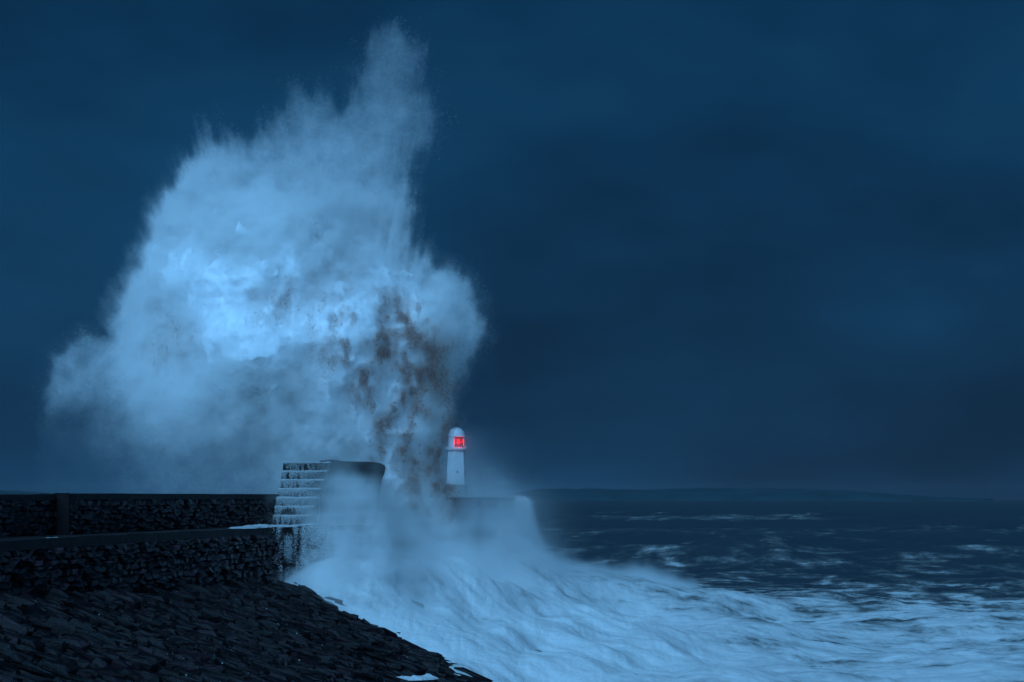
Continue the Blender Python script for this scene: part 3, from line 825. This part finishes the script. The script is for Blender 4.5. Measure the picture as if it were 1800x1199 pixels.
# stray droplets thrown clear of the mass, and dark sandy ones in the column
rg = np.random.default_rng(99)
def drop_set(wt, n, smin, smax):
    k = rg.choice(len(u), n, p=wt / wt.sum())
    P = np.stack([(u[k] + rg.random(n) * VS - 900) * PX, Y0 + (w[k] + rg.random(n) * 2 * VS) * PX, CAM_Z + (HOR - v[k] - rg.random(n) * VS) * PX], 1)
    return P, smin + (smax - smin) * rg.random(n) ** 3
Pa, sa = drop_set((sstep(-26, -4, fld) * sstep(14, -4, fld) * (0.2 + sstep(0.02, 0.2, jet)) * sstep(760, 640, v)).astype(np.float64), 6000, 0.004, 0.011)
Pb, sb = drop_set((B[iu, iw, iv] * sstep(30, -10, fld) * sstep(0.52, 0.62, pn)).astype(np.float64) + 1e-12, 55000, 0.006, 0.017)
D, B, C = D[:, :, ::-1], B[:, :, ::-1], C[:, :, ::-1]
lo = ((U[0] - 900) * PX, Y0 + W[0] * PX, CAM_Z + (HOR - V[-1]) * PX)
hi = ((U[-1] - 900) * PX, Y0 + W[-1] * PX, CAM_Z + (HOR - V[0]) * PX)
cloud('wave_spray', D, lo, hi, M_SPRAYVOL, M_CORE, C, label='towering burst of white spray thrown up by the wave', kind='stuff')
cloud('sandy_spray', B, lo, hi, M_SILTVOL, label='brown sandy water rising inside the white spray', kind='stuff')
droplets('spray_droplets', Pa, sa, np.array([0.85, 0.86, 0.88]), label='fine droplets flung off the edges of the spray', kind='stuff')
droplets('sandy_droplets', Pb, sb, np.array([0.36, 0.19, 0.15]), label='dark sandy droplets in the column of spray', kind='stuff')

# ---- low surge of spray where the wave piles up against the wall ------------------
def surge():
    xs = np.arange(-11.5, 12.5, 0.13, dtype=np.float32); ys = np.arange(83.5, 146, 0.32, dtype=np.float32); zs = np.arange(0.4, 11.2, 0.13, dtype=np.float32)
    X2, Y2 = np.meshgrid(xs, ys, indexing='ij')
    S = sea_z(X2, Y2)
    def g2(cx, cyy, rx, ry): return np.exp(-((X2 - cx) / rx) ** 2 - ((Y2 - cyy) / ry) ** 2)
    H = 0.10 + 1.5 * g2(-7.0, 90.5, 1.8, 2.6) + 0.8 * g2(-4.8, 96.5, 1.2, 4) + 1.1 * g2(-6.0, 97, 1.3, 5) + 0.80 * g2(-3.2, 108, 2.6, 8) + 1.35 * g2(-0.9, 119, 2.9, 6)
    A = 0.10 + 0.90 * np.clip(g2(-6.6, 91, 2.2, 4) + 0.8 * g2(-3.8, 104, 4.0, 12) + 0.5 * g2(-0.9, 119, 3, 6), 0, 1)
    cp = np.array([p for p in CTRL[8:14]])
    dmin = np.full(X2.shape, 1e9)
    for (x0, y0, _), (x1, y1, _) in zip(cp[:-1], cp[1:]):
        t = np.clip(((X2 - x0) * (x1 - x0) + (Y2 - y0) * (y1 - y0)) / ((x1 - x0) ** 2 + (y1 - y0) ** 2), 0, 1)
        dmin = np.minimum(dmin, np.hypot(X2 - x0 - t * (x1 - x0), (Y2 - y0 - t * (y1 - y0)) * 0.6))
    cr = np.exp(-(dmin / 1.6) ** 2)
    H += 0.33 * cr; A = np.maximum(A, 0.75 * cr)
    D3 = np.zeros((len(xs), len(ys), len(zs)), np.float32)
    hgt = zs[None, None, :] - S[:, :, None]
    q = np.exp(-np.clip(hgt, 0, None) / H[:, :, None]) * A[:, :, None]
    edge = np.minimum(sstep(0, 1.2, X2 - xs[0]), np.minimum(sstep(0, 1.0, Y2 - ys[0]), sstep(0, 2, xs[-1] - X2)))
    q = np.where((hgt > -0.5), q * edge[:, :, None], 0)
    vz = ((np.exp(-((X2 + 6.65) / 0.95) ** 2 - ((Y2 - 94.3) / 1.4) ** 2) > 0.05) | (np.exp(-((X2 + 8.7) / 1.1) ** 2 - ((Y2 - 92.0) / 1.2) ** 2) > 0.08))[:, :, None] & (zs < 9.9)[None, None, :]
    i, j, k = np.nonzero((q > 0.02) | vz)
    x, y, z = xs[i], ys[j], zs[k]
    n1 = fbm(x / 1.5, y / 2.2, z / 1.5, 5, 0.58, billow=True)
    n2 = fbm(x / 3.6 + 5, y / 5, z / 3.6, 2)
    veil = 0.55 * np.exp(-((x + 6.65) / 0.95) ** 2 - ((y - 94.3) / 1.4) ** 2) * sstep(9.5, 8.2, z)
    veil = np.maximum(veil, 0.17 * np.exp(-((x + 8.7) / 1.1) ** 2 - ((y - 92.0) / 1.2) ** 2) * sstep(9.9, 7.5, z))
    q[i, j, k] = np.maximum(q[i, j, k], veil)
    D3[i, j, k] = np.clip(q[i, j, k] * sstep(0.62, 0.12, n1 - 0.5 * (n2 - 0.5)) * 1.25 - 0.03, 0, 1) * sstep(10.8, 8.6, z)
    cloud('surge_spray', D3, (float(xs[0]), float(ys[0]), float(zs[0])), (float(xs[-1]), float(ys[-1]), float(zs[-1])), M_SURGEVOL, kind='stuff', label='low mist of spray over the wave heaped against the wall')
surge()

# ---- water pouring off the end of the pier, and the mist round the lighthouse --------
def pier_mist():
    xs = np.arange(-20, 12, 0.16, dtype=np.float32); ys = np.arange(240, 309, 1.5, dtype=np.float32); zs = np.arange(-0.5, 18, 0.25, dtype=np.float32)
    x, y, z = [a.ravel() for a in np.meshgrid(xs, ys, zs, indexing='ij')]
    xs_ = x - 0.10 * np.clip(7.9 - z, 0, 9) - 0.028 * np.clip(7.9 - z, 0, 9) ** 2
    streak = fbm(xs_ / 0.42, y / 3.0, z / 6.0, 4, 0.6)
    fall = np.exp(-((xs_ - 0.95) / 0.85) ** 2) * sstep(8.15, 7.5, z) * sstep(278, 284, y)
    face = np.exp(-((xs_ + 1.6) / 2.4) ** 2) * sstep(7.9, 6.9, z) * sstep(268, 262, y) * sstep(242, 250, y)
    body = np.exp(-np.clip(z - 0.5, 0, None) / 2.2) * np.exp(-((x + 3.0) / 5.5) ** 2)
    veil = 0.055 * np.exp(-((x + 8.0) / 5.0) ** 2 - ((z - 8) / 5.0) ** 2) + 0.05 * np.exp(-((x + 7.0) / 2.2) ** 2 - ((z - 15.2) / 1.8) ** 2) * sstep(290, 297, y) + 0.05 * np.exp(-((x + 4.0) / 5.5) ** 2 - ((z - 7.0) / 2.2) ** 2)
    soft = fbm(x / 3.5, y / 6, z / 3.0 + 6, 3)
    d = 2.4 * fall * sstep(0.36, 0.60, streak) + 0.35 * face * sstep(0.35, 0.6, streak) + (0.35 * body + veil) * (0.35 + 1.2 * sstep(0.3, 0.7, soft))
    e = sstep(240, 248, y) * sstep(-20, -14, x) * sstep(12, 8, x) * sstep(18, 16, z) * sstep(309, 306, y)
    cloud('pier_mist', (d * e).reshape(len(xs), len(ys), len(zs)), (float(xs[0]), float(ys[0]), float(zs[0])), (float(xs[-1]), float(ys[-1]), float(zs[-1])), M_PIERVOL, kind='stuff', label='mist and falling water round the pier end')
pier_mist()

# ---- foam lying on the promenade and steps, water running off the stone ---------------
M_FOAM = mat_simple('wet_foam', (0.50, 0.51, 0.52), 0.9, 0.2, 6.0, 0.12, 0.6, 14.0)
def foam_patch(name, path, width, z0, h, seed, **kw):
    """lumpy foam lying along a line"""
    rng = np.random.default_rng(seed); n, m = 90, 10
    s = np.linspace(0, 1, n); t = np.linspace(-1, 1, m)
    P = np.array(path, float); seg = np.linspace(0, 1, len(P))
    cx, cyy = np.interp(s, seg, P[:, 0]), np.interp(s, seg, P[:, 1])
    T, Sg = np.meshgrid(t, s); nz = fbm((Sg * n / 6).ravel().astype(np.float32), (T * 2).ravel().astype(np.float32), np.full(T.size, seed * 3.3, np.float32), 4, 0.6).reshape(T.shape)
    wid = width * (0.45 + 1.1 * nz) * np.clip(np.minimum(Sg, 1 - Sg) * 9, 0.05, 1)
    X = cx[:, None] + wid * T; Yg = cyy[:, None] + 0 * T
    Z = z0 - 0.03 + h * np.clip(1 - T ** 2, 0, 1) * np.clip(nz * 2.2 - 0.45, 0.05, 2) * np.clip(np.minimum(Sg, 1 - Sg) * 9, 0.05, 1)
    I = np.arange(X.size).reshape(X.shape)
    Q = np.stack([I[:-1, :-1], I[:-1, 1:], I[1:, 1:], I[1:, :-1]], -1).reshape(-1, 4)
    return link(name, np_mesh(name, np.stack([X, Yg, Z], -1).reshape(-1, 3), Q, M_FOAM, True), None, kind='stuff', **kw)
foam_patch('promenade_foam', [(-10.2, 83.0), (-9.9, 86.5), (-9.3, 88.6), (-8.3, 90.5), (-8.2, 92.3)], 0.45, 6.865, 0.13, 3, label='strip of white foam lying on the promenade edge')
foam_patch('puddle_foam', [(-13.15, 63.9), (-12.95, 65.2)], 0.12, 6.862, 0.03, 4, label='small bright puddle on the promenade edge')
foam_patch('rock_pool_foam', [(-5.0, 78.6), (-4.2, 78.2), (-3.4, 78.4), (-2.6, 79.2)], 0.34, 1.72, 0.16, 9, label='foam left in a hollow at the foot of the rocks')
def flecks():  # pale points for foam bits, their whiteness also painting glints on wet stone
    rng = np.random.default_rng(8); n = 260
    Yq = rng.uniform(50, 86, n); t = rng.uniform(0.2, 9, n); x = xw(Yq) + t; z = rock_z(x, Yq) + 0.16
    droplets('foam_glint_flecks', np.stack([x, Yq, z], 1), 0.008 + 0.022 * rng.random(n) ** 3, np.array([0.6, 0.62, 0.64]), kind='stuff', label='flecks of foam and painted wet glints scattered on the rocks')
flecks()
def running_water():
    rng = np.random.default_rng(77); P, Sz = [], []
    for k in range(7):                # white water spilling from tread to tread
        x0, x1 = -9.75 + 0.02 * k, -8.22 + 0.10 * k
        y = YS - 0.2 + 0.45 * k; zt = 6.85 + 0.368 * (k + 1); n = 4200
        t = rng.random(n); x = x0 + (x1 - x0) * t
        hole = fbm((x * 9).astype(np.float32), np.full(n, k * 5.0, np.float32), np.zeros(n, np.float32), 3)
        fall = rng.random(n) ** (1.3 if k < 6 else 0.9)
        keep = (rng.random(n) < 0.06 + (0.94 if k < 6 else 0.35) * sstep(0.95, 0.40, t + 0.25 * (fall - .3))) & (hole + 0.35 * (1 - fall) > 0.42 + 0.22 * rng.random(n))
        P.append(np.stack([x, y - 0.01 - 0.10 * rng.random(n) * (0.3 + fall), zt + 0.03 - 0.36 * fall], 1)[keep]); Sz.append((0.004 + 0.011 * rng.random(n) ** 2)[keep])
        n = 700                     # foam lying on the tread
        P.append(np.stack([x0 + (x1 - x0) * rng.random(n), y + 0.16 * rng.random(n) - 0.03, zt + 0.02 + 0.04 * rng.random(n) ** 2], 1)); Sz.append(0.006 + 0.016 * rng.random(n) ** 2)
    droplets('step_runoff', np.concatenate(P), np.concatenate(Sz), np.array([0.62, 0.62, 0.62]), kind='stuff', label='white water running down the sea wall steps')
    n = 36000
    Yq = 86.9 + 3.6 * rng.random(n) ** 0.8; f = (Yq - 86.9) / 3.6
    x = xw(Yq) + 0.12 + 0.16 * rng.random(n); fall = rng.random(n)
    hole = fbm((Yq * 5.5).astype(np.float32), (fall * 3).astype(np.float32), np.zeros(n, np.float32), 3)
    keep = hole + 0.45 * (f - 0.5) > 0.42 + 0.25 * rng.random(n)
    droplets('wall_runoff', np.stack([x, Yq - 0.1 * rng.random(n), 6.86 - 2.5 * fall], 1)[keep], (0.004 + 0.011 * rng.random(n) ** 2)[keep], np.array([0.80, 0.81, 0.82]), kind='stuff', label='white water streaming off the corner of the breakwater')
running_water()

# ---- haze -------------------------------------------------------------------------
mb = MB(); mb.box(-3600, 3600, -60, 7400, -9, 46)
mb.build('haze', mat_volume('sea_haze', (0.9, 0.93, 0.97), 0.000012), None, kind='stuff', label='thin damp sea haze over the whole bay')

for nm, ct in {'sea': 'sea', 'headland_hill': 'headland', 'rock_slope': 'rocks', 'wave_spray': 'spray', 'sandy_spray': 'spray', 'spray_droplets': 'spray', 'sandy_droplets': 'spray',
               'surge_spray': 'spray', 'pier_mist': 'mist', 'promenade_foam': 'foam', 'puddle_foam': 'foam', 'rock_pool_foam': 'foam', 'foam_glint_flecks': 'foam',
               'step_runoff': 'running water', 'wall_runoff': 'running water', 'haze': 'haze'}.items():
    if nm in bpy.data.objects: bpy.data.objects[nm]['category'] = ct
